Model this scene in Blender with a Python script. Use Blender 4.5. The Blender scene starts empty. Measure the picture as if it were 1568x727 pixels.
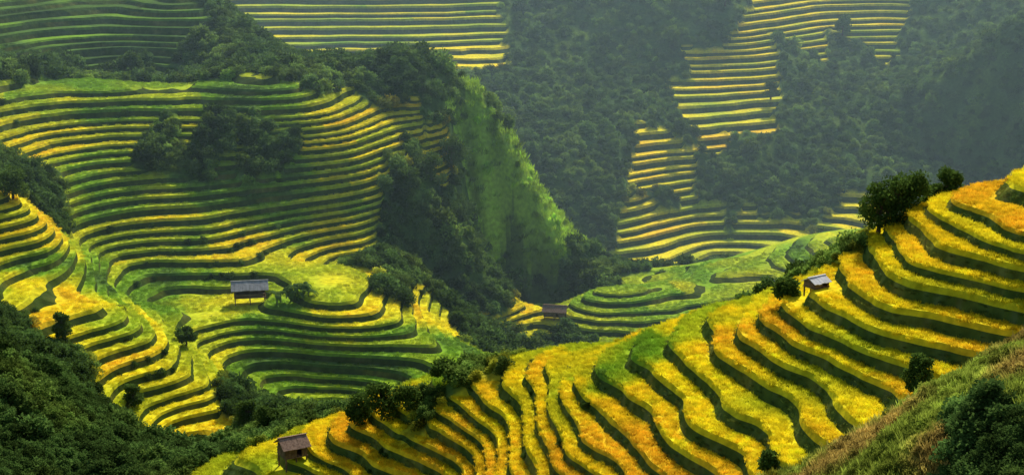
import bpy, math, random, time
import numpy as np
from mathutils import Vector
rng=np.random.default_rng(7); random.seed(7)
scene=bpy.context.scene
# Terrain survey: each control point is a bearing / depression reading taken from one survey
# station plus a range (d) or a known level (z); survey() turns it into world metres.
PITCH=math.radians(14.0); CP,SP=math.cos(PITCH),math.sin(PITCH)
def survey(px,py,d=None,z=None):
    tx=(px-784)/784*.3; ty=(363.5-py)/784*.3
    dx,dy,dz=tx,CP+ty*SP,-SP+ty*CP
    s=(d/dy) if d is not None else z/dz
    return (dx*s,dy*s,dz*s)
C=[]
for p in [(383,455,260),(500,475,248),(520,615,233),(640,520,244),(700,560,236),(420,560,240),(350,130,314),(150,133,314),(250,132,314),(200,0,380),(200,120,350),(30,60,350),
 (330,0,390),(400,55,366),(450,92,348),(300,120,342),
 (560,90,520),(560,0,560),(400,5,560),(740,90,520),(700,0,565),
 (500,135,325),(600,165,332),(690,195,335),(760,250,345),(850,330,355),(950,410,365),(700,350,315),(620,300,310),(760,470,340),(650,450,300),(560,440,285),
 (800,200,470),(950,300,450),(1000,390,430),(1100,390,440),(1100,200,492),(1100,0,559),(1260,0,590),(1450,100,540),(1500,250,480),(1400,290,465),(1550,50,500),(1250,100,545),(950,100,530),(850,20,560),(1250,250,480),
 (1310,350,362),(1200,365,358),
 (640,610,225),(740,540,260),(450,640,207),(300,700,192),(80,560,206),(100,620,195),(0,480,218),(250,500,235),(150,430,247),(30,410,238),
 (150,370,270),(50,330,250),(0,200,290),(150,200,300),(300,200,300),(600,190,325),(550,250,305),(560,350,285),(100,300,275),(300,300,285),(300,400,270),(450,400,272),(200,450,255),(330,480,250),(300,530,238),(400,640,212)]:
    C.append(survey(p[0],p[1],d=p[2]))
CONT=[[(1530,265),(1568,290)],[(1475,285),(1500,310),(1568,345)],[(1440,330),(1480,355),(1568,385)],[(1395,350),(1420,375),(1568,415)],[(1350,370),(1380,400),(1568,450)],
 [(1310,395),(1350,440),(1568,490)],[(1275,420),(1310,460),(1568,520)],[(1240,425),(1230,450),(1290,490),(1500,550)],[(1205,445),(1190,470),(1240,510),(1450,590)],
 [(1180,470),(1190,515),(1250,545),(1370,600)],[(1145,490),(1145,540),(1200,570),(1300,640)],[(1110,500),(1105,565),(1180,610),(1260,665)],[(1050,500),(1060,585),(1120,630),(1190,690)],
 [(1000,510),(1010,595),(1060,650),(1140,695)],[(965,525),(965,610),(1010,660),(1090,715)],[(930,535),(910,620),(950,680),(1020,727)],[(885,545),(860,620),(890,680),(950,727)]]
for n,l in enumerate(CONT):
    for a,b in l: C.append(survey(a,b,z=-32.5-1.4*n))
for zz,l in [(-56.2,[(850,552),(820,600),(845,670),(880,727)]),(-57.6,[(800,560),(785,605),(810,660),(830,727)]),(-59,[(740,575),(750,610),(785,665),(800,727)]),(-60.4,[(690,585),(720,625),(765,675),(770,727)]),
 (-61.8,[(640,600),(680,630),(735,680),(745,727)]),(-63.2,[(590,622),(650,655),(715,697)]),(-64.6,[(555,642),(620,672),(690,712)]),(-66,[(510,660),(580,690),(650,725)]),(-67.4,[(470,672),(520,700),(570,727)]),(-69,[(420,685),(460,722)]),(-71,[(340,700)]),(-72,[(100,725)]),
 (-66,[(70,480),(130,462)]),(-68,[(110,515),(180,490)]),(-70,[(140,545),(220,517)]),(-72,[(170,575),(255,547)]),(-74,[(200,605),(290,578)]),(-76,[(235,640),(315,610)]),(-78,[(265,672),(350,655)]),
 (-90,[(1250,425),(1100,400),(1000,440)]),(-89,[(1200,395)]),(-91.5,[(900,450)]),(-92.5,[(1050,475)]),(-93.5,[(800,490),(1000,500)]),(-95,[(860,515)])]:
    for a,b in l: C.append(survey(a,b,z=zz))
for p in [(1230,715,70),(1300,690,70),(1400,640,70),(1480,590,70),(1568,525,70),(1568,700,55),(1450,725,58)]:
    C.append(survey(p[0],p[1],d=p[2]))
C+=[(30,95,-43),(20,95,-44),(42,112,-41),(10,95,-48),(0,90,-50),(-30,110,-60),(-60,130,-68),(0,50,-36),(-20,50,-42),(15,40,-20),(-40,150,-70),(30,60,-16),
 (60,185,-48),(52,173,-43),(85,230,-70),(110,300,-90),(90,260,-84),(40,205,-66),(0,215,-76),(20,250,-88),(-62,430,-72),(-40,410,-82),(-100,450,-62),(-250,300,-30),(-250,500,0),(260,300,-40),(250,600,-20),(0,720,20),(200,720,20),(-200,720,20),(100,150,-12),(-150,150,-50),
 (0,950,60),(400,950,80),(-400,950,80),(-220,400,-20),(70,150,-22),(90,80,5),(-100,60,-40),(-15,420,-106),(-30,385,-97),(0,390,-108),(40,400,-112),(90,400,-104)]
C=np.array(C,float)
def tps_fit(C,lam=.25):
    X=C[:,:2]/100; n=len(C)
    d2=((X[:,None]-X[None])**2).sum(-1)
    K=.5*d2*np.log(d2+1e-12)
    K+=np.eye(n)*lam*1e-3
    P=np.c_[np.ones(n),X]
    A=np.zeros((n+3,n+3)); A[:n,:n]=K; A[:n,n:]=P; A[n:,:n]=P.T
    w=np.linalg.solve(A,np.r_[C[:,2],0,0,0]); return X,w
TX,TW=tps_fit(C)
def tps(x,y):
    sh=np.shape(x); x=np.ravel(x)/100; y=np.ravel(y)/100
    out=TW[-3]+TW[-2]*x+TW[-1]*y
    for i in range(len(TX)):
        d2=(x-TX[i,0])**2+(y-TX[i,1])**2+1e-12
        out+=TW[i]*.5*d2*np.log(d2)
    return out.reshape(sh)
GX0,GX1,GY0,GY1,GS=-420,420,20,960,2.0
gx=np.arange(GX0,GX1+GS,GS); gy=np.arange(GY0,GY1+GS,GS)
GXX,GYY=np.meshgrid(gx,gy); GZ=tps(GXX,GYY)
def samp(x,y):
    fx=np.clip((x-GX0)/GS,0,len(gx)-2.001); fy=np.clip((y-GY0)/GS,0,len(gy)-2.001)
    i=fx.astype(int); j=fy.astype(int); a=fx-i; b=fy-j
    return (GZ[j,i]*(1-a)+GZ[j,i+1]*a)*(1-b)+(GZ[j+1,i]*(1-a)+GZ[j+1,i+1]*a)*b
PERM=rng.permutation(4096); GA=rng.uniform(0,2*np.pi,4096); GC,GSN=np.cos(GA),np.sin(GA)
def perlin(x,y):
    xi=np.floor(x).astype(np.int64); yi=np.floor(y).astype(np.int64); xf=x-xi; yf=y-yi
    u=xf*xf*xf*(xf*(xf*6-15)+10); v=yf*yf*yf*(yf*(yf*6-15)+10)
    def g(ix,iy,dx,dy):
        h=PERM[(PERM[ix&4095]+iy)&4095]; return GC[h]*dx+GSN[h]*dy
    a=g(xi,yi,xf,yf); b=g(xi+1,yi,xf-1,yf); c=g(xi,yi+1,xf,yf-1); d=g(xi+1,yi+1,xf-1,yf-1)
    return ((a*(1-u)+b*u)*(1-v)+(c*(1-u)+d*u)*v)*1.5
def hsh(k,s=0):
    return (PERM[(k.astype(np.int64)*7+s)&4095]/4096.0)
def ss(a,b,x):
    t=np.clip((x-a)/(b-a),0,1); return t*t*(3-2*t)
def levels(fn,z0=-130,z1=140):
    z=[z0]
    while z[-1]<z1: z.append(z[-1]+fn(z[-1])*rng.uniform(.72,1.3))
    return np.array(z)
LEV=[levels(lambda z:1.28 if z<20 else 4),levels(lambda z:.9 if z<-84 else .96 if z<-72 else 1.2 if z<-64 else 1.18 if z<20 else 4),levels(lambda z:1.7 if z<20 else 5)]
YM,YF=200.0,397.0
def phase(zb,y):
    p=[np.interp(zb,v,np.arange(len(v)))+1000*i for i,v in enumerate(LEV)]
    return np.where(y<YM,p[0],np.where(y<YF,p[1],p[2]))
LZ=np.full(4000,200.0)
for i_,v_ in enumerate(LEV): LZ[1000*i_:1000*i_+len(v_)]=v_
def levz(k): return LZ[np.clip(k.astype(np.int64),0,3999)]
LT=[(1540,290,.9),(1480,330,.9),(1500,285,.88),(1475,305,.88),(1400,390,.85),(1500,430,.82),(1300,450,.85),(1380,520,.8),(1500,500,.8),(1250,520,.76),(1180,560,.8),(1300,600,.76),(1150,640,.86),(1200,680,.92),(1060,600,.78),(1000,650,.88),(1100,700,.86),(950,700,.95),(1130,500,.98),(1200,470,.98),(1100,490,.55),(1150,465,.6),(990,530,.33),(930,575,.32),(900,560,.7),(860,560,.8),(820,575,.8),(700,605,.82),(620,625,.78),(560,660,.8),(680,660,.8),(780,640,.85),(850,680,.95),(600,710,.82),(490,700,.76),(400,718,.62),(700,700,.88),(780,700,.95),(1050,680,.95),(880,620,.85),(1400,600,.76),(1300,660,.8),
 (800,490,.85),(770,495,.85),(830,500,.75),(900,460,.5),(860,470,.5),(950,440,.5),(1000,460,.45),(1050,430,.45),(960,490,.45),(1100,400,.35),(1150,390,.35),(1250,360,.45),(1300,340,.7),(1200,380,.35),(1230,400,.35),(1080,440,.4),(1130,420,.45),(1270,390,.45),
 (1000,330,.75),(1080,330,.7),(980,370,.75),(1050,370,.8),(1150,350,.7),(1200,350,.7),(1000,400,.8),(990,270,.8),(1040,250,.8),(1010,230,.75),(1080,200,.8),(1130,185,.75),(1070,160,.7),(1150,150,.75),(1100,110,.75),(1150,110,.7),(1160,70,.75),(1200,30,.7),(1300,30,.7),(1340,40,.65),(1240,50,.7),(1360,10,.65),(1200,5,.7),
  (410,8,.6),(460,25,.65),(500,10,.6),(550,30,.6),(600,20,.6),(650,50,.65),(700,60,.7),(740,90,.7),(700,10,.6),(600,70,.6),(510,60,.55),(540,90,.7),(740,10,.5),
 (50,20,.15),(150,20,.2),(250,20,.15),(100,60,.15),(250,70,.15),(300,30,.1),(180,85,.15),
 (30,140,.45),(150,150,.4),(250,150,.4),(350,155,.4),(430,160,.5),(520,150,.8),(560,170,.8),(620,195,.8),(660,210,.8),(500,200,.75),(560,215,.75),(500,240,.75),(600,240,.7),(520,270,.6),(570,280,.55),(100,185,.65),(200,185,.6),(300,185,.55),(50,210,.75),(130,215,.7),(160,240,.5),(130,270,.35),(200,290,.35),(150,310,.45),(250,310,.55),(300,270,.3),(350,260,.25),(400,280,.3),(450,300,.35),(350,310,.5),(540,320,.35),(480,340,.45),(550,370,.6),(500,390,.65),(250,340,.65),(330,360,.7),(400,370,.7),(340,390,.8),(460,390,.75),(520,430,.7),(400,410,.75),(430,330,.45),(30,330,.85),(60,350,.8),(20,370,.6),(200,380,.6),(100,400,.3),(50,410,.3),(150,420,.3),(250,410,.3),(230,430,.33),(320,430,.38),(260,460,.42),(330,470,.5),(500,450,.6),(540,465,.75),(620,480,.7),(670,490,.7),
 (450,490,.38),(520,490,.33),(600,510,.33),(680,530,.33),(400,540,.33),(500,550,.28),(600,560,.28),(650,580,.33),(450,600,.28),(520,610,.33),(560,590,.28),(320,500,.65),(360,500,.65),(280,510,.5),(300,530,.5),
  (30,455,.85),(70,465,.85),(100,485,.8),(150,505,.8),(130,465,.8),(180,480,.6),(200,540,.75),(160,530,.8),(230,560,.75),(250,600,.75),(190,590,.75),(280,620,.75),(310,645,.7),(230,625,.7),(300,660,.75),(200,575,.75)]
LW=[]
for t,l in {0:[(1480,700),(1540,720),(940,200),(950,130),(1000,160),(1000,60),(1080,40),(1110,0),(900,280),(920,330),(870,180),(800,180),(850,250),(850,60),(900,0),(1230,120),(1220,200),(1200,260),(1120,290),(1300,150),(1300,250),(1250,305),(1400,80),(1420,200),(1500,50),(1540,150),(1500,250),(1400,290),(1440,10),(1560,0),
  (1410,40),(1300,85),(1130,240),(1090,285),(1000,296),(1150,225),(1220,80),(1120,305),(1190,310),(110,633),
  (800,10),(820,90),(780,130),(700,120),(620,110),(560,120),(650,150),(760,180),(100,110),(200,115),(300,110),(380,105),(420,85),(460,108),(345,20),(390,60),(350,70),(30,110),(490,128),(1030,200),(940,250),(920,300),(760,130),(900,200),
  (240,215),(330,210),(430,215),(400,232),(300,222),(600,290),(650,250),(700,270),(620,320),(600,380),(610,440),(700,350),(680,430),(740,430),(760,470),(900,400),(850,440),(930,440),(950,410),(40,270),(20,240),(60,290),(780,390),(820,410),
  (20,490),(60,530),(100,570),(130,600),(30,600),(50,560),(150,665),(30,680),(100,700),(200,700),(300,695),(350,685),(400,670),(400,630),(360,620),(640,615),(700,590),(750,540),(790,530),(850,530),(450,640),(720,500),(560,400)],
  1:[(1300,700),(1400,650),(1480,600),(1560,540),(1560,620),(1440,700),(1560,690),(1220,722)],
  2:[(720,210),(760,255),(800,290),(840,330),(880,365),(740,240),(820,330),(770,300)]}.items():
    for a,b in l: LW.append((a,b,t))
def hit(px,py):
    ys=np.arange(45,700,.5); px=np.array(px,float)[:,None]; py=np.array(py,float)[:,None]
    tx=(px-784)/784*.3; ty=(363.5-py)/784*.3; dy=CP+ty*SP
    x=tx/dy*ys; z=(-SP+ty*CP)/dy*ys; h=samp(x,np.broadcast_to(ys,x.shape))
    b=h>z; i=b.argmax(1); i[~b.any(1)]=len(ys)-1
    r=np.arange(len(i)); return x[r,i],ys[i],h[r,i]
LTa=np.array(LT); LWa=np.array(LW,float)
tx_,ty_,_=hit(LTa[:,0],LTa[:,1]); wx_,wy_,_=hit(LWa[:,0],LWa[:,1])
TLAB=np.c_[tx_,ty_,LTa[:,2]]; WLAB=np.c_[wx_,wy_,LWa[:,2]]
WLAB=np.r_[WLAB,[[62,188,0],[34,170,0],[85,235,0],[40,230,0],[10,230,0],[30,95,0],[10,90,0],[-20,100,0],[-50,140,0],[0,60,0],[110,260,0],[0,397,0],[40,397,0],[75,400,0]]]
AY=.5
RAMP_H=[0,.2,.35,.6,.8,1.0]
RAMP_C=np.array([(.05,.09,.02),(.09,.17,.03),(.20,.37,.025),(.50,.55,.025),(.86,.70,.02),(.85,.54,.025)])
def ramp(h): return np.stack([np.interp(h,RAMP_H,RAMP_C[:,i]) for i in range(3)],-1)
RW=.74; RF=.90; GF=.66
KEYS=dict(zb=1,ph=1,wT=1,wt=1,hue=1,fine=1,n1=1,wz=1,wc=3)
def land(x,y,chunk=200000):
    n=len(x); o={k:(np.empty(n) if v==1 else np.empty((n,v))) for k,v in KEYS.items()}
    for s in range(0,n,chunk):
        r=_land(x[s:s+chunk],y[s:s+chunk])
        for k in o: o[k][s:s+chunk]=r[k]
    return o
def _land(x,y):
    zb=samp(x,y)
    near=np.clip(y/220,.3,1.5); fg=1-ss(180,210,y)
    zb=zb+1.0*near*perlin(x/38+3.1,y/45)+(.65+.35*fg)*perlin(x/14+9,y/17)+(.28+.2*fg)*perlin(x/6,y/7+4)+.08*perlin(x/2.5,y/2.5+4)
    jx=x+3*perlin(x/12,y/12+50)+1.2*perlin(x/4,y/4+20); jy=y+6*perlin(x/12+70,y/12)+2.4*perlin(x/4+31,y/4)
    dT=np.full(len(x),1e9); hw=np.zeros(len(x)); hs=np.zeros(len(x))
    for X,Y,h in TLAB:
        d=(jx-X)**2+(AY*(jy-Y))**2; dT=np.minimum(d,dT)
        w=1/(d+4)**2; hw+=w; hs+=w*h
    dW=np.full(len(x),1e9); wt=np.zeros(len(x))
    for X,Y,t in WLAB:
        d=(jx-X)**2+(AY*(jy-Y))**2; m=d<dW; dW=np.where(m,d,dW); wt=np.where(m,t,wt)
    wT=ss(-.6,.6,np.sqrt(dW)-np.sqrt(dT))*(np.abs(y-YF)>4)*(np.abs(y-YM)>.9)
    far=ss(140,260,y)
    fine=perlin(x/.9,y/.9)*(1-far)+perlin(x/3,y/3)*far*.8; fine2=perlin(x/2.3+7,y/2.3)*(1-far)+far*perlin(x/6,y/6+3)
    n1=perlin(x/5+60,y/5)
    wz=np.where(wt==0,.6,.35)*fine2+.1*fine
    bush=np.array([.055,.10,.022])*(1+.4*n1)[:,None]+np.clip(perlin(x/11,y/11+9),0,1)[:,None]*np.array([.10,.13,.015])
    rust=np.clip(perlin(x/4,y/4+33)*1.6+.3,0,1)[:,None]
    heath=(np.array([.24,.30,.04])*(1-rust)+np.array([.40,.29,.07])*rust)*(1+.4*n1+.3*fine)[:,None]
    grass=np.array([.26,.40,.035])*(1+.6*n1+.5*fine2)[:,None]
    wc=np.where((wt==0)[:,None],bush,np.where((wt==1)[:,None],heath,grass))
    return dict(zb=zb,ph=phase(zb,y),wT=wT,wt=wt,hue=hs/hw+.16*perlin(x/11,y/11+77),fine=fine,n1=n1,wz=wz,wc=wc)
def finish(x,y,l,band=None):
    ph=l['ph']
    if band is None:
        k=np.floor(ph); t=ph-k; bt=(t>=RW)*1+(t>=RF)*1
    else: k,bt=band
    t=np.clip(ph-k,0,1)
    z0=levz(k); st=levz(k+1)-z0
    g=np.where(bt==0,.04*t/RW,np.where(bt==1,.04+(GF-.04)*np.clip((t-RW)/(RF-RW),0,1),GF+(1-GF)*np.clip((t-RF)/(1-RF),0,1)))
    wT=l['wT']; z=(z0+st*g)*wT+l['zb']*(1-wT)+(1-wT)*l['wz']
    mid=(y>YM)
    kc=k+(bt==2)
    seg=np.floor((x+.3*y)/34+2*hsh(kc,11)).astype(np.int64)
    hv=l['hue']+.30*(hsh(kc*31+seg,3)-.5)
    crop=ramp(np.clip(hv,0,1))*(1+.14*l['fine']+.16*(hsh(kc*13+seg,5)-.5))[:,None]
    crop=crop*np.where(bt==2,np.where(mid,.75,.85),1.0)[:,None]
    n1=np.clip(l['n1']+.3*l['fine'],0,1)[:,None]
    ris=(np.array([.07,.11,.02])+n1*np.array([.13,.09,.012])+np.clip(l['fine'],0,1)[:,None]*.03)*np.where(mid,.7,1)[:,None]  # bank colour darkened beyond the near slope, shadow painted into it
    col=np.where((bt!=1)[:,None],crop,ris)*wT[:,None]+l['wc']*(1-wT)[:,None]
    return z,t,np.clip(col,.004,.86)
ZC=100.0
u=np.r_[-np.geomspace(1.1,.345,50,endpoint=False),np.linspace(-.345,.345,600),np.geomspace(.345,1.1,51)[1:]]
yy=[28.0]
while yy[-1]<940:
    yv=yy[-1]; yy.append(yv+yv*(.0038 if 105<yv<600 else .007))
yy=np.array(yy); yy[np.argmin(abs(yy-YF))]=YF; yy[np.argmin(abs(yy-YM))]=YM
nu,ny=len(u),len(yy)
X=(u[None]*yy[:,None]).ravel(); Y=np.repeat(yy,nu); L=land(X,Y)
i=np.arange(nu-1); j=np.arange(ny-1); I=(j[:,None]*nu+i[None]).ravel()
even=((I//nu+I%nu)%2==0)[:,None]
TR=np.r_[np.where(even,np.c_[I,I+1,I+nu+1],np.c_[I,I+1,I+nu]),np.where(even,np.c_[I,I+nu+1,I+nu],np.c_[I+1,I+nu+1,I+nu])]
A=np.c_[X,Y,L['zb'],L['ph'],L['wT'],L['hue'],L['fine'],L['n1'],L['wz'],L['wc']]
isT=(L['wT'][TR].max(1)>0)
plain=TR[~isT]; T=TR[isT]; PH=L['ph'][T]
o=np.argsort(PH,1); T=np.take_along_axis(T,o,1); PH=np.take_along_axis(PH,o,1)
ok=(PH[:,2]-PH[:,0])<40; plain=np.r_[plain,T[~ok]]; T=T[ok]; PH=PH[ok]
def bidx(p): k=np.floor(p); t=p-k; return 3*k+(t>=RW)+(t>=RF)
b0=bidx(PH[:,0]); b1=bidx(PH[:,2])
outA=[];outK=[];outR=[]
def lerp(Pa,Pb,pa,pb,p):
    f=np.clip((p-pa)/np.maximum(pb-pa,1e-9),0,1)[:,None]; return Pa+(Pb-Pa)*f
for q in range(90):
    s=(b0+q)<=b1
    if not s.any(): break
    b=(b0+q)[s]; t=T[s]; p=PH[s]; m3=b%3; kk=b//3
    lo=kk+np.where(m3==0,0,np.where(m3==1,RW,RF)); hi=kk+np.where(m3==0,RW,np.where(m3==1,RF,1.0))
    lo=np.maximum(lo,p[:,0]); hi=np.minimum(hi,p[:,2])
    V0,V1,V2=A[t[:,0]],A[t[:,1]],A[t[:,2]]
    def Lg(v): return lerp(V0,V2,p[:,0],p[:,2],v)
    def Sh(v): return np.where((v<=p[:,1])[:,None],lerp(V0,V1,p[:,0],p[:,1],v),lerp(V1,V2,p[:,1],p[:,2],v))
    mid=np.clip(p[:,1],lo,hi)
    a0,c0,c1,c2,a1=Lg(lo),Sh(lo),Sh(mid),Sh(hi),Lg(hi)
    for tri in ((a0,c0,c1),(a0,c1,c2),(a0,c2,a1)):
        P=np.stack(tri,1)
        ar=(P[:,1,0]-P[:,0,0])*(P[:,2,1]-P[:,0,1])-(P[:,2,0]-P[:,0,0])*(P[:,1,1]-P[:,0,1])
        kp=np.abs(ar)>1e-6; P=P[kp]; ar=ar[kp]
        P[ar<0]=P[ar<0][:,::-1]
        outA.append(P); outK.append(kk[kp]); outR.append(m3[kp])
PA=np.concatenate(outA); K=np.concatenate(outK); TRD=np.concatenate(outR)
del outA,outK,outR
PP=A[plain]
def fin(P,k=None,tr=None):
    P=P.reshape(-1,P.shape[-1]); zs=[];cs=[]
    for s in range(0,len(P),400000):
        B=P[s:s+400000]; l=dict(zb=B[:,2],ph=B[:,3],wT=B[:,4],hue=B[:,5],fine=B[:,6],n1=B[:,7],wz=B[:,8],wc=B[:,9:12])
        z,_,c=finish(B[:,0],B[:,1],l,(k[s:s+400000],tr[s:s+400000]) if k is not None else None); zs.append(z);cs.append(c)
    return np.c_[P[:,:2],np.concatenate(zs)+ZC],np.concatenate(cs)
co1,cl1=fin(PA,np.repeat(K,3),np.repeat(TRD,3)); co2,cl2=fin(PP)
CO=np.r_[co1,co2]; CL=np.r_[cl1,cl2]
def raw_mesh(name,co,quads,col=None,smooth=True):
    me=bpy.data.meshes.new(name); me.vertices.add(len(co)); me.vertices.foreach_set('co',np.ascontiguousarray(co,dtype=np.float32).ravel())
    q=np.asarray(quads,dtype=np.int32); me.loops.add(q.size); me.loops.foreach_set('vertex_index',q.ravel())
    me.polygons.add(len(q)); me.polygons.foreach_set('loop_start',np.arange(0,q.size,q.shape[1],dtype=np.int32))
    me.polygons.foreach_set('use_smooth',np.full(len(q),smooth))
    me.update(calc_edges=True)
    if col is not None:
        a=me.attributes.new('col','FLOAT_COLOR','POINT'); a.data.foreach_set('color',np.c_[col,np.ones(len(col))].astype(np.float32).ravel())
    return me
me=raw_mesh('terraced_hillside_terrain',CO,np.arange(len(CO)).reshape(-1,3),CL,smooth=False)
terr=bpy.data.objects.new('terraced_hillside_terrain',me); scene.collection.objects.link(terr)
del PA,PP,CO,CL,co1,co2,cl1,cl2
def zat(x,y):
    x=np.array([x],float);y=np.array([y],float); return float(finish(x,y,land(x,y))[0][0])+ZC
def newmat(n):
    m=bpy.data.materials.new(n); m.use_nodes=True; nt=m.node_tree; nt.nodes.clear(); return m,nt
def N(nt,t,**k):
    n=nt.nodes.new(t)
    for a,b in k.items(): setattr(n,a,b)
    return n
def leafmat(name,atype,trans=.4,var=.5,scale=1.5,base=None):
    m,nt=newmat(name); out=N(nt,'ShaderNodeOutputMaterial')
    at=N(nt,'ShaderNodeAttribute',attribute_type=atype,attribute_name='col')
    src=at.outputs['Color']
    if base is not None:
        rgb=N(nt,'ShaderNodeRGB'); rgb.outputs[0].default_value=(*base,1); src=rgb.outputs[0]
    tc=N(nt,'ShaderNodeNewGeometry'); no=N(nt,'ShaderNodeTexNoise'); no.inputs['Scale'].default_value=scale; no.inputs['Detail'].default_value=4
    nt.links.new(tc.outputs['Position'],no.inputs['Vector'])
    mr=N(nt,'ShaderNodeMapRange'); mr.inputs['From Min'].default_value=.3; mr.inputs['From Max'].default_value=.7; mr.inputs['To Min'].default_value=1-var; mr.inputs['To Max'].default_value=1+var
    nt.links.new(no.outputs['Fac'],mr.inputs['Value'])
    vm=N(nt,'ShaderNodeVectorMath',operation='SCALE'); nt.links.new(src,vm.inputs[0]); nt.links.new(mr.outputs[0],vm.inputs['Scale'])
    df=N(nt,'ShaderNodeBsdfDiffuse'); nt.links.new(vm.outputs[0],df.inputs['Color'])
    if trans>0:
        tr=N(nt,'ShaderNodeBsdfTranslucent'); nt.links.new(vm.outputs[0],tr.inputs['Color'])
        mx=N(nt,'ShaderNodeMixShader'); mx.inputs[0].default_value=trans
        nt.links.new(df.outputs[0],mx.inputs[1]); nt.links.new(tr.outputs[0],mx.inputs[2]); nt.links.new(mx.outputs[0],out.inputs['Surface'])
    else: nt.links.new(df.outputs[0],out.inputs['Surface'])
    return m
me.materials.append(leafmat('terrain_soil_and_crop','GEOMETRY',0,.28,1.2))
M_rice=leafmat('rice_leaves','INSTANCER',.5,.25,1.0)
M_shrub=leafmat('shrub_leaves','INSTANCER',.45,.4,.8)
M_leaf=leafmat('tree_leaves','GEOMETRY',.45,.35,.9,base=(.08,.14,.025))
M_banana=leafmat('banana_leaf','GEOMETRY',.4,.2,.9,base=(.12,.2,.04))
M_bark=leafmat('bark','GEOMETRY',0,.4,3,base=(.09,.065,.045))
M_wood=leafmat('weathered_wood','GEOMETRY',0,.4,2,base=(.16,.11,.07))
M_roof=leafmat('weathered_roof_sheets','GEOMETRY',0,.25,2,base=(.32,.32,.31))
M_thatch=leafmat('thatch','GEOMETRY',0,.35,4,base=(.30,.2,.14))
M_metal=leafmat('pale_roof_sheets','GEOMETRY',0,.15,2,base=(.7,.7,.7))
def card_mesh(name,P,D,W,mat,col=None):
    n=len(P); co=np.empty((n,4,3)); co[:,0]=P; co[:,1]=P+D*.55+W; co[:,2]=P+D; co[:,3]=P+D*.55-W
    m=raw_mesh(name,co.reshape(-1,3),np.arange(n*4).reshape(n,4),smooth=False); m.materials.append(mat); return m
def rvec(n):
    v=rng.normal(size=(n,3)); return v/np.linalg.norm(v,axis=1,keepdims=True)
def tuft(name,n,size,h,w,mat,lean=.35):
    P=np.c_[rng.uniform(-size/2,size/2,(n,2)),np.full(n,-.05)]
    a=rng.uniform(0,2*np.pi,n); D=np.c_[np.cos(a)*lean,np.sin(a)*lean,np.ones(n)]*(h*rng.uniform(.6,1.15,n))[:,None]
    b=rng.uniform(0,np.pi,n); W=np.c_[np.cos(b),np.sin(b),np.zeros(n)]*w
    return card_mesh(name,P,D,W,mat)
def shrub(name,n,mat,ls=.22,lobes=7):
    c=rvec(lobes)*rng.uniform(.3,.65,(lobes,1)); c[:,2]=np.abs(c[:,2])*.9+.15; r=rng.uniform(.3,.5,lobes)
    li=rng.integers(0,lobes,n); d=rvec(n); P=c[li]+d*(r[li]*rng.uniform(.6,1.1,n))[:,None]
    D=(d*.5+rvec(n)*.8); D/=np.linalg.norm(D,axis=1,keepdims=True); D*=ls*rng.uniform(.6,1.3,(n,1))
    W=np.cross(D,rvec(n)); W/=np.linalg.norm(W,axis=1,keepdims=True); W*=ls*.35
    return card_mesh(name,P,D,W,mat)
def coll(name,meshes):
    c=bpy.data.collections.new(name)
    for k,m in enumerate(meshes):
        c.objects.link(bpy.data.objects.new(m.name,m))
    return c
C_rice=coll('rice_tuft_kinds',[tuft('rice_tuft',70,.9,.42,.03,M_rice,.5) for _ in range(3)])
C_grass=coll('grass_tuft_kinds',[tuft('grass_tuft',45,.9,.5,.035,M_shrub,.6) for _ in range(3)])
C_shrub=coll('shrub_kinds',[shrub('shrub_clump',700,M_shrub,.21,l) for l in (6,9,12)])
def instancer(name,pts,rot,scl,col,collection):
    m=bpy.data.meshes.new(name); m.vertices.add(len(pts)); m.vertices.foreach_set('co',pts.astype(np.float32).ravel())
    a=m.attributes.new('rot','FLOAT_VECTOR','POINT'); a.data.foreach_set('vector',rot.astype(np.float32).ravel())
    a=m.attributes.new('scl','FLOAT_VECTOR','POINT'); a.data.foreach_set('vector',scl.astype(np.float32).ravel())
    a=m.attributes.new('col','FLOAT_COLOR','POINT'); a.data.foreach_set('color',np.c_[col,np.ones(len(col))].astype(np.float32).ravel())
    o=bpy.data.objects.new(name,m); scene.collection.objects.link(o)
    ng=bpy.data.node_groups.new(name+'_scatter','GeometryNodeTree')
    ng.interface.new_socket('Geometry',in_out='INPUT',socket_type='NodeSocketGeometry'); ng.interface.new_socket('Geometry',in_out='OUTPUT',socket_type='NodeSocketGeometry')
    gi=ng.nodes.new('NodeGroupInput'); go=ng.nodes.new('NodeGroupOutput'); ip=ng.nodes.new('GeometryNodeInstanceOnPoints')
    ci=ng.nodes.new('GeometryNodeCollectionInfo'); ci.inputs['Collection'].default_value=collection; ci.inputs['Separate Children'].default_value=True; ci.inputs['Reset Children'].default_value=True
    ip.inputs['Pick Instance'].default_value=True
    def na(n,t):
        q=ng.nodes.new('GeometryNodeInputNamedAttribute'); q.data_type=t; q.inputs['Name'].default_value=n; return q.outputs[0]
    e=ng.nodes.new('FunctionNodeEulerToRotation'); ng.links.new(na('rot','FLOAT_VECTOR'),e.inputs[0])
    ng.links.new(gi.outputs[0],ip.inputs['Points']); ng.links.new(ci.outputs[0],ip.inputs['Instance']); ng.links.new(e.outputs[0],ip.inputs['Rotation'])
    ng.links.new(na('scl','FLOAT_VECTOR'),ip.inputs['Scale']); ng.links.new(ip.outputs[0],go.inputs[0])
    md=o.modifiers.new('scatter','NODES'); md.node_group=ng
    return o
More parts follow.
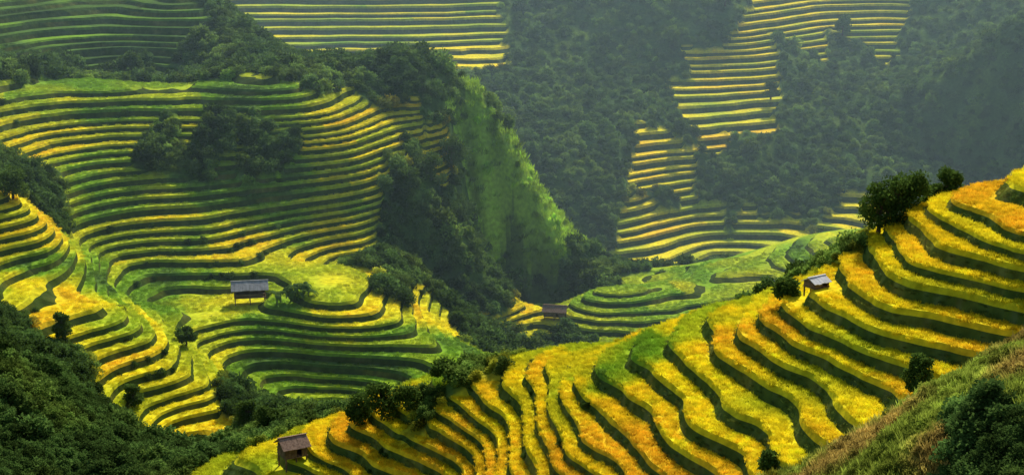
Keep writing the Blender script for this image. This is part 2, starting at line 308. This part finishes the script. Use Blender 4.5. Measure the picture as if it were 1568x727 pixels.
def cells(k,y0,y1,um=.36,const=None):
    if const:
        ys=np.arange(y0,y1,const)
        xs=np.arange(-um*y1,um*y1,const); A,B=np.meshgrid(xs,ys); A=A.ravel();B=B.ravel(); m=np.abs(A)<um*B; A=A[m];B=B[m]
        return A+rng.uniform(-.5,.5,len(A))*const,B+rng.uniform(-.5,.5,len(B))*const
    us=np.arange(-um,um,k); ls=np.arange(math.log(y0),math.log(y1),k); A,B=np.meshgrid(us,ls); A=A.ravel()+rng.uniform(-.5,.5,A.size)*k; B=B.ravel()+rng.uniform(-.5,.5,B.size)*k
    B=np.exp(B); return A*B,B
def full(x,y):
    l=land(x,y); l['z'],l['t'],l['col']=finish(x,y,l); return l
def rz(n,tilt=.1): return np.c_[rng.uniform(-tilt,tilt,(n,2)),rng.uniform(0,6.28,n)]
def at(px,py,d=None):
    if d: 
        p=survey(px,py,d=d); return p[0],p[1]
    a,b,_=hit([px],[py]); return float(a[0]),float(b[0])
HUTS=[at(383,462),at(448,693),at(850,492),at(1250,438)]
def put(name,x,y,l,m,base_s,hs,collc,colmul=1.0,jit=.25,dz=0,fixcol=None):
    m=m.copy()
    for hx,hy in HUTS: m&=~((np.abs(x-hx)<3.2)&(y>hy-5)&(y<hy+2.5))|((l['wT']>.5)&(np.hypot(x-hx,y-hy)>2.6))
    x=x[m];y=y[m];z=l['z'][m]+ZC+dz;c=(l['col'][m] if fixcol is None else np.tile(fixcol,(m.sum(),1)))*colmul*(1+rng.uniform(-jit,jit,(m.sum(),1)));n=len(x)
    s=(base_s[m] if np.ndim(base_s) else np.full(n,base_s))*rng.uniform(.75,1.3,n)
    return instancer(name,np.c_[x,y,z],rz(n),np.c_[s,s,s*hs],np.clip(c,0,.88),collc),n
x,y=cells(0,105,200,const=.5); l=full(x,y)
put('rice_crop',x,y,l,(l['wT']>.6)&((l['t']<.66)|(l['t']>.96)),.62,1.15,C_rice,1.0,.2)
mg=((l['t']>.76)&(l['t']<.88)&(l['wT']>.5))
put('terrace_bank_grass',x,y,l,mg,.5,.75,C_grass,1.2,.4)
clump=(perlin(x/10+5,y/13+2)>.42)&(rng.random(len(x))<.10)
put('terrace_bank_shrubs',x,y,l,mg&clump,.5,1.0,C_shrub,1.0,.4,-.1,(.07,.125,.025))
x,y=cells(0,200,350,const=.85); l=full(x,y)
put('rice_crop',x,y,l,(l['wT']>.6)&(l['t']<.62),.75,.9,C_rice,1.0,.2)
mb=(l['t']>.72)&(l['t']<.9)&(l['wT']>.5)&(perlin(x/16+5,y/26+2)>.34)&(rng.random(len(x))<.22)
put('terrace_bank_shrubs',x,y,l,mb,.8,1.0,C_shrub,1.0,.4,-.2,(.07,.125,.025))
x,y=cells(.0055,48,640); l=full(x,y); wild=(l['wT']<.3)
sc=np.clip(.0055*y*.9,.4,1.5)*np.where(rng.random(len(x))<.05,1.8,1.0)*np.where(l['wt']==2,.7,1)
sm=wild&((l['wt']==0)|((l['wt']==2)&(rng.random(len(x))<.35)))
put('hillside_shrubs',x,y,l,sm,sc,1.0,C_shrub,1.5,.5)
x,y=cells(.005,48,110); l=full(x,y); wild=(l['wT']<.3)&(l['wt']==1)
put('heath_bushes',x,y,l,wild&(rng.random(len(x))<.4),.34,1.1,C_shrub,1.0,.5)
x,y=cells(.004,48,420); l=full(x,y); wild=(l['wT']<.4)&(l['wt']>0)
put('wild_grass_and_weeds',x,y,l,wild,np.clip(.004*y*1.6,.5,2),1.3,C_grass,1.1,.45)
def tube(pts,rad,seg=7):
    pts=np.array(pts,float); V=[];F=[]
    for a,(p,r) in enumerate(zip(pts,rad)):
        d=pts[min(a+1,len(pts)-1)]-pts[max(a-1,0)]; d/=np.linalg.norm(d)+1e-9
        s=np.cross(d,[.3,1,.2]); s/=np.linalg.norm(s); q=np.cross(d,s)
        for b in range(seg):
            th=2*math.pi*b/seg; V.append(p+r*(math.cos(th)*s+math.sin(th)*q))
    for a in range(len(pts)-1):
        for b in range(seg): F.append((a*seg+b,a*seg+(b+1)%seg,(a+1)*seg+(b+1)%seg,(a+1)*seg+b))
    return V,F
def tree(name,x,y,H,R,n=2600,ls=.3,lobes=14,mat=None):
    z=zat(x,y)-.2
    V=[];F=[]
    def add(v,f):
        o=len(V); V.extend(v); F.extend([tuple(o+q for q in k) for k in f])
    top=np.array([rng.uniform(-.3,.3),rng.uniform(-.3,.3),H*.75])
    add(*tube([(0,0,0),(.1,0,H*.25),top*.6,top],[.05*H,.04*H,.028*H,.01*H]))
    cs=[];rs=[]
    for k in range(lobes):
        a=k*2.4+rng.uniform(-.4,.4); h=rng.uniform(.28,1.0); rr=R*(1.05-abs(h-.55)*1.1)*rng.uniform(.45,.95)
        c=np.array([math.cos(a)*rr*.75,math.sin(a)*rr*.75,H*h*.92]); st=top*rng.uniform(.4,.9)
        add(*tube([st,(st+c)/2+[0,0,.1*H],c],[.016*H,.01*H,.004*H],5)); cs.append(c); rs.append(R*rng.uniform(.25,.45))
    nt_=len(F); cs=np.array(cs);rs=np.array(rs)
    li=rng.integers(0,lobes,n); d=rvec(n); P=cs[li]+d*(rs[li]*rng.uniform(.45,1.15,n))[:,None]*[1,1,.75]
    D=d*.5+rvec(n)*.8; D/=np.linalg.norm(D,axis=1,keepdims=True); D*=ls*rng.uniform(.6,1.3,(n,1)); W=np.cross(D,rvec(n)); W/=np.linalg.norm(W,axis=1,keepdims=True); W*=ls*.33
    co=np.empty((n,4,3)); co[:,0]=P; co[:,1]=P+D*.55+W; co[:,2]=P+D; co[:,3]=P+D*.55-W
    off=len(V); V=np.r_[np.array(V),co.reshape(-1,3)]; F=np.r_[np.array(F),off+np.arange(n*4).reshape(n,4)]
    m=raw_mesh(name,V,F,smooth=False); m.materials.append(M_bark); m.materials.append(mat or M_leaf)
    mi=np.ones(len(F),dtype=np.int32); mi[:nt_]=0; m.polygons.foreach_set('material_index',mi)
    o=bpy.data.objects.new(name,m); scene.collection.objects.link(o); o.location=(x,y,z); return o
for px,py,d,H,R in [(1343,385,157,4.9,2.5),(1368,378,158,4.6,2.4),(1392,362,159,4.4,2.3),(1450,325,161,3.0,1.7),(1425,345,161,2.6,1.5),(1205,455,None,2.2,1.2),(550,645,None,3.6,1.8),(585,640,None,4.2,2.2),(625,635,None,3.4,1.8),(1405,605,None,3.2,1.5),(1180,715,None,2,1),
   (95,520,None,4,1.4),(205,620,None,3,1.5),(285,530,None,3.2,1.5),(680,590,None,3,1.6),(745,505,None,3,1.8),(700,500,None,3,1.8),(1290,55,None,7,3),(1180,150,None,6,2.6),(200,115,None,5,2.6),(650,270,None,6,3.4),(690,260,None,6,3.6),(620,300,None,5,3),(380,660,None,3.5,2),(1110,10,None,7,3.5),(410,660,None,3,1.8),(20,310,None,5,2.8),(1040,215,None,5,2.6)]:
    x0,y0=at(px,py,d); tree('broadleaf_tree',x0,y0,H,R,n=int(1500+R*500),ls=.22+.0006*y0)
def banana(x,y):
    z=zat(x,y)-.1; V=[];F=[]
    for s in range(5):
        bx,by=rng.uniform(-1.6,1.6,2); h=rng.uniform(1.4,2.4); v,f=tube([(bx,by,0),(bx,by,h)],[.16,.1],6); o=len(V); V+=list(v); F+=[tuple(o+q for q in k) for k in f]
        for k in range(7):
            a=rng.uniform(0,6.28); L_=rng.uniform(1.5,2.3); up=rng.uniform(.6,1.3); ns=7; o=len(V)
            for q in range(ns+1):
                t=q/ns; r=L_*t; zz=h+up*L_*.8*t-1.0*L_*t*t; wd=.34*math.sin(math.pi*min(1,t*.9+.08))
                cx,cy=bx+math.cos(a)*r*.8,by+math.sin(a)*r*.8
                V+= [np.array([cx-math.sin(a)*wd,cy+math.cos(a)*wd,zz-.08]),np.array([cx,cy,zz]),np.array([cx+math.sin(a)*wd,cy-math.cos(a)*wd,zz-.08])]
            for q in range(ns):
                b=o+q*3; F+=[(b,b+1,b+4,b+3),(b+1,b+2,b+5,b+4)]
    m=raw_mesh('banana_plants',np.array(V),np.array(F),smooth=False); m.materials.append(M_banana)
    o=bpy.data.objects.new('banana_plants',m); scene.collection.objects.link(o); o.location=(x,y,z)
banana(*at(440,462)); banana(*at(462,460))
def box(par,name,c,s,mat,rot=(0,0,0)):
    bpy.ops.mesh.primitive_cube_add(size=1,location=c,rotation=rot); o=bpy.context.object; o.name=name; o.scale=s
    b=o.modifiers.new('bevel','BEVEL'); b.width=.015; b.segments=1; o.data.materials.append(mat); o.parent=par; return o
def hut(name,x,y,Wd,Dp,Hs,Hw,Hr,rot,roofm,openwall=False,oh=.45,sc=1.0):
    z=zat(x,y)
    e=bpy.data.objects.new(name,None); scene.collection.objects.link(e); e.location=(x,y,z); e.rotation_euler=(0,0,rot); e.scale=(sc,sc,sc)
    w,d=Wd/2,Dp/2; k=0
    for a in (-w,0,w):
        for b in (-d,d):
            k+=1; box(e,f'post_{k}',(a,b,(Hs+Hw)/2-.6),(.14,.14,Hs+Hw+1.2),M_wood)
    box(e,'floor',(0,0,Hs),(Wd+.3,Dp+.3,.12),M_wood)
    if openwall:
        box(e,'front_rail',(0,-d-.1,Hs+.4),(Wd,.05,.35),M_wood); box(e,'back_wall',(0,d+.1,Hs+Hw/2),(Wd,.05,Hw-.1),M_wood)
        box(e,'side_wall',(-w-.1,0,Hs+Hw*.4),(.05,Dp-.2,Hw*.7),M_wood)
    else:
        npl=int(Wd/.3)
        for q in range(npl):
            cx=-w+Wd*(q+.5)/npl
            if abs(cx-Wd*.15)>.38: box(e,f'front_plank_{q}',(cx,-d-.1,Hs+Hw/2),(Wd/npl-.03,.05,Hw-.1),M_wood)
            box(e,f'back_plank_{q}',(cx,d+.1,Hs+Hw/2),(Wd/npl-.03,.05,Hw-.1),M_wood)
        for s in (-1,1): box(e,f'side_wall_{s+2}',(s*(w+.1),0,Hs+Hw/2),(.05,Dp-.05,Hw-.1),M_wood)
    hd=d+oh; sl=math.hypot(hd,Hr); an=math.atan2(Hr,hd); npn=max(5,int((Wd+2*oh)/.55))
    for s in (-1,1):
        for q in range(npn):
            pw=(Wd+2*oh)/npn; cx=-w-oh+pw*(q+.5)
            box(e,f'roof_sheet_{q}_{s+2}',(cx,s*hd/2,Hs+Hw+Hr/2-.12+rng.uniform(-.02,.03)),(pw-.02,sl+rng.uniform(-.05,.15),.05),roofm,(-s*an,0,rng.uniform(-.015,.015)))
    box(e,'ridge_cap',(0,0,Hs+Hw+Hr-.07),(Wd+2*oh+.1,.22,.08),roofm)
    g=raw_mesh('gable',np.array([(-w-.05,-d,Hs+Hw-.05),(-w-.05,d,Hs+Hw-.05),(-w-.05,0,Hs+Hw+Hr-.25),(-w-.05,0,Hs+Hw+Hr-.26),(w+.05,-d,Hs+Hw-.05),(w+.05,d,Hs+Hw-.05),(w+.05,0,Hs+Hw+Hr-.25),(w+.05,0,Hs+Hw+Hr-.26)]),[(0,1,2,3),(4,5,6,7)],smooth=False)
    g.materials.append(M_wood); go=bpy.data.objects.new('gable_boards',g); scene.collection.objects.link(go); go.parent=e
hut('stilt_field_hut',*HUTS[0],4.6,2.6,1.2,1.4,1.1,.18,M_roof,True,.6)
hut('wooden_field_hut',*HUTS[1],2.4,2.2,.5,1.2,.95,.5,M_thatch,False,.45)
hut('low_field_shelter',*HUTS[2],3.8,2.4,.7,1.1,1.0,-.2,M_thatch,False,.45)
hut('sheet_roof_shelter',*HUTS[3],2.2,1.8,.1,.7,.6,.6,M_metal,False,.3,.75)
cam=bpy.data.cameras.new('camera'); co=bpy.data.objects.new('camera',cam); scene.collection.objects.link(co); scene.camera=co
cam.sensor_width=36; cam.lens=60; cam.clip_end=3000; cam.clip_start=.5
co.location=(0,0,ZC); co.rotation_euler=(math.pi/2-PITCH,0,0)
AZ=math.radians(14); EL=math.radians(38)
sd=Vector((math.sin(AZ)*math.cos(EL),math.cos(AZ)*math.cos(EL),math.sin(EL)))
sl=bpy.data.lights.new('sun','SUN'); sl.energy=5; sl.angle=math.radians(.5); sl.color=(1,.93,.78)
so=bpy.data.objects.new('sun',sl); scene.collection.objects.link(so); so.rotation_euler=sd.to_track_quat('Z','Y').to_euler(); so.location=(100,200,300)
w=bpy.data.worlds.new('World'); scene.world=w; w.use_nodes=True; nt=w.node_tree; bg=nt.nodes['Background']
sk=nt.nodes.new('ShaderNodeTexSky'); sk.sky_type='NISHITA'; sk.sun_disc=False; sk.sun_elevation=EL; sk.sun_rotation=AZ
nt.links.new(sk.outputs[0],bg.inputs['Color']); bg.inputs['Strength'].default_value=.13
bpy.ops.mesh.primitive_cube_add(size=1,location=(0,570,30)); hz=bpy.context.object; hz.name='valley_haze'; hz.scale=(1000,740,150)
m,nt=newmat('valley_haze'); out=N(nt,'ShaderNodeOutputMaterial'); vs=N(nt,'ShaderNodeVolumeScatter'); vs.inputs['Color'].default_value=(.6,.88,1,1); vs.inputs['Density'].default_value=.00042; vs.inputs['Anisotropy'].default_value=.35
nt.links.new(vs.outputs[0],out.inputs['Volume']); hz.data.materials.append(m)
scene.view_settings.view_transform='Standard'; scene.view_settings.look='None'; scene.view_settings.exposure=0
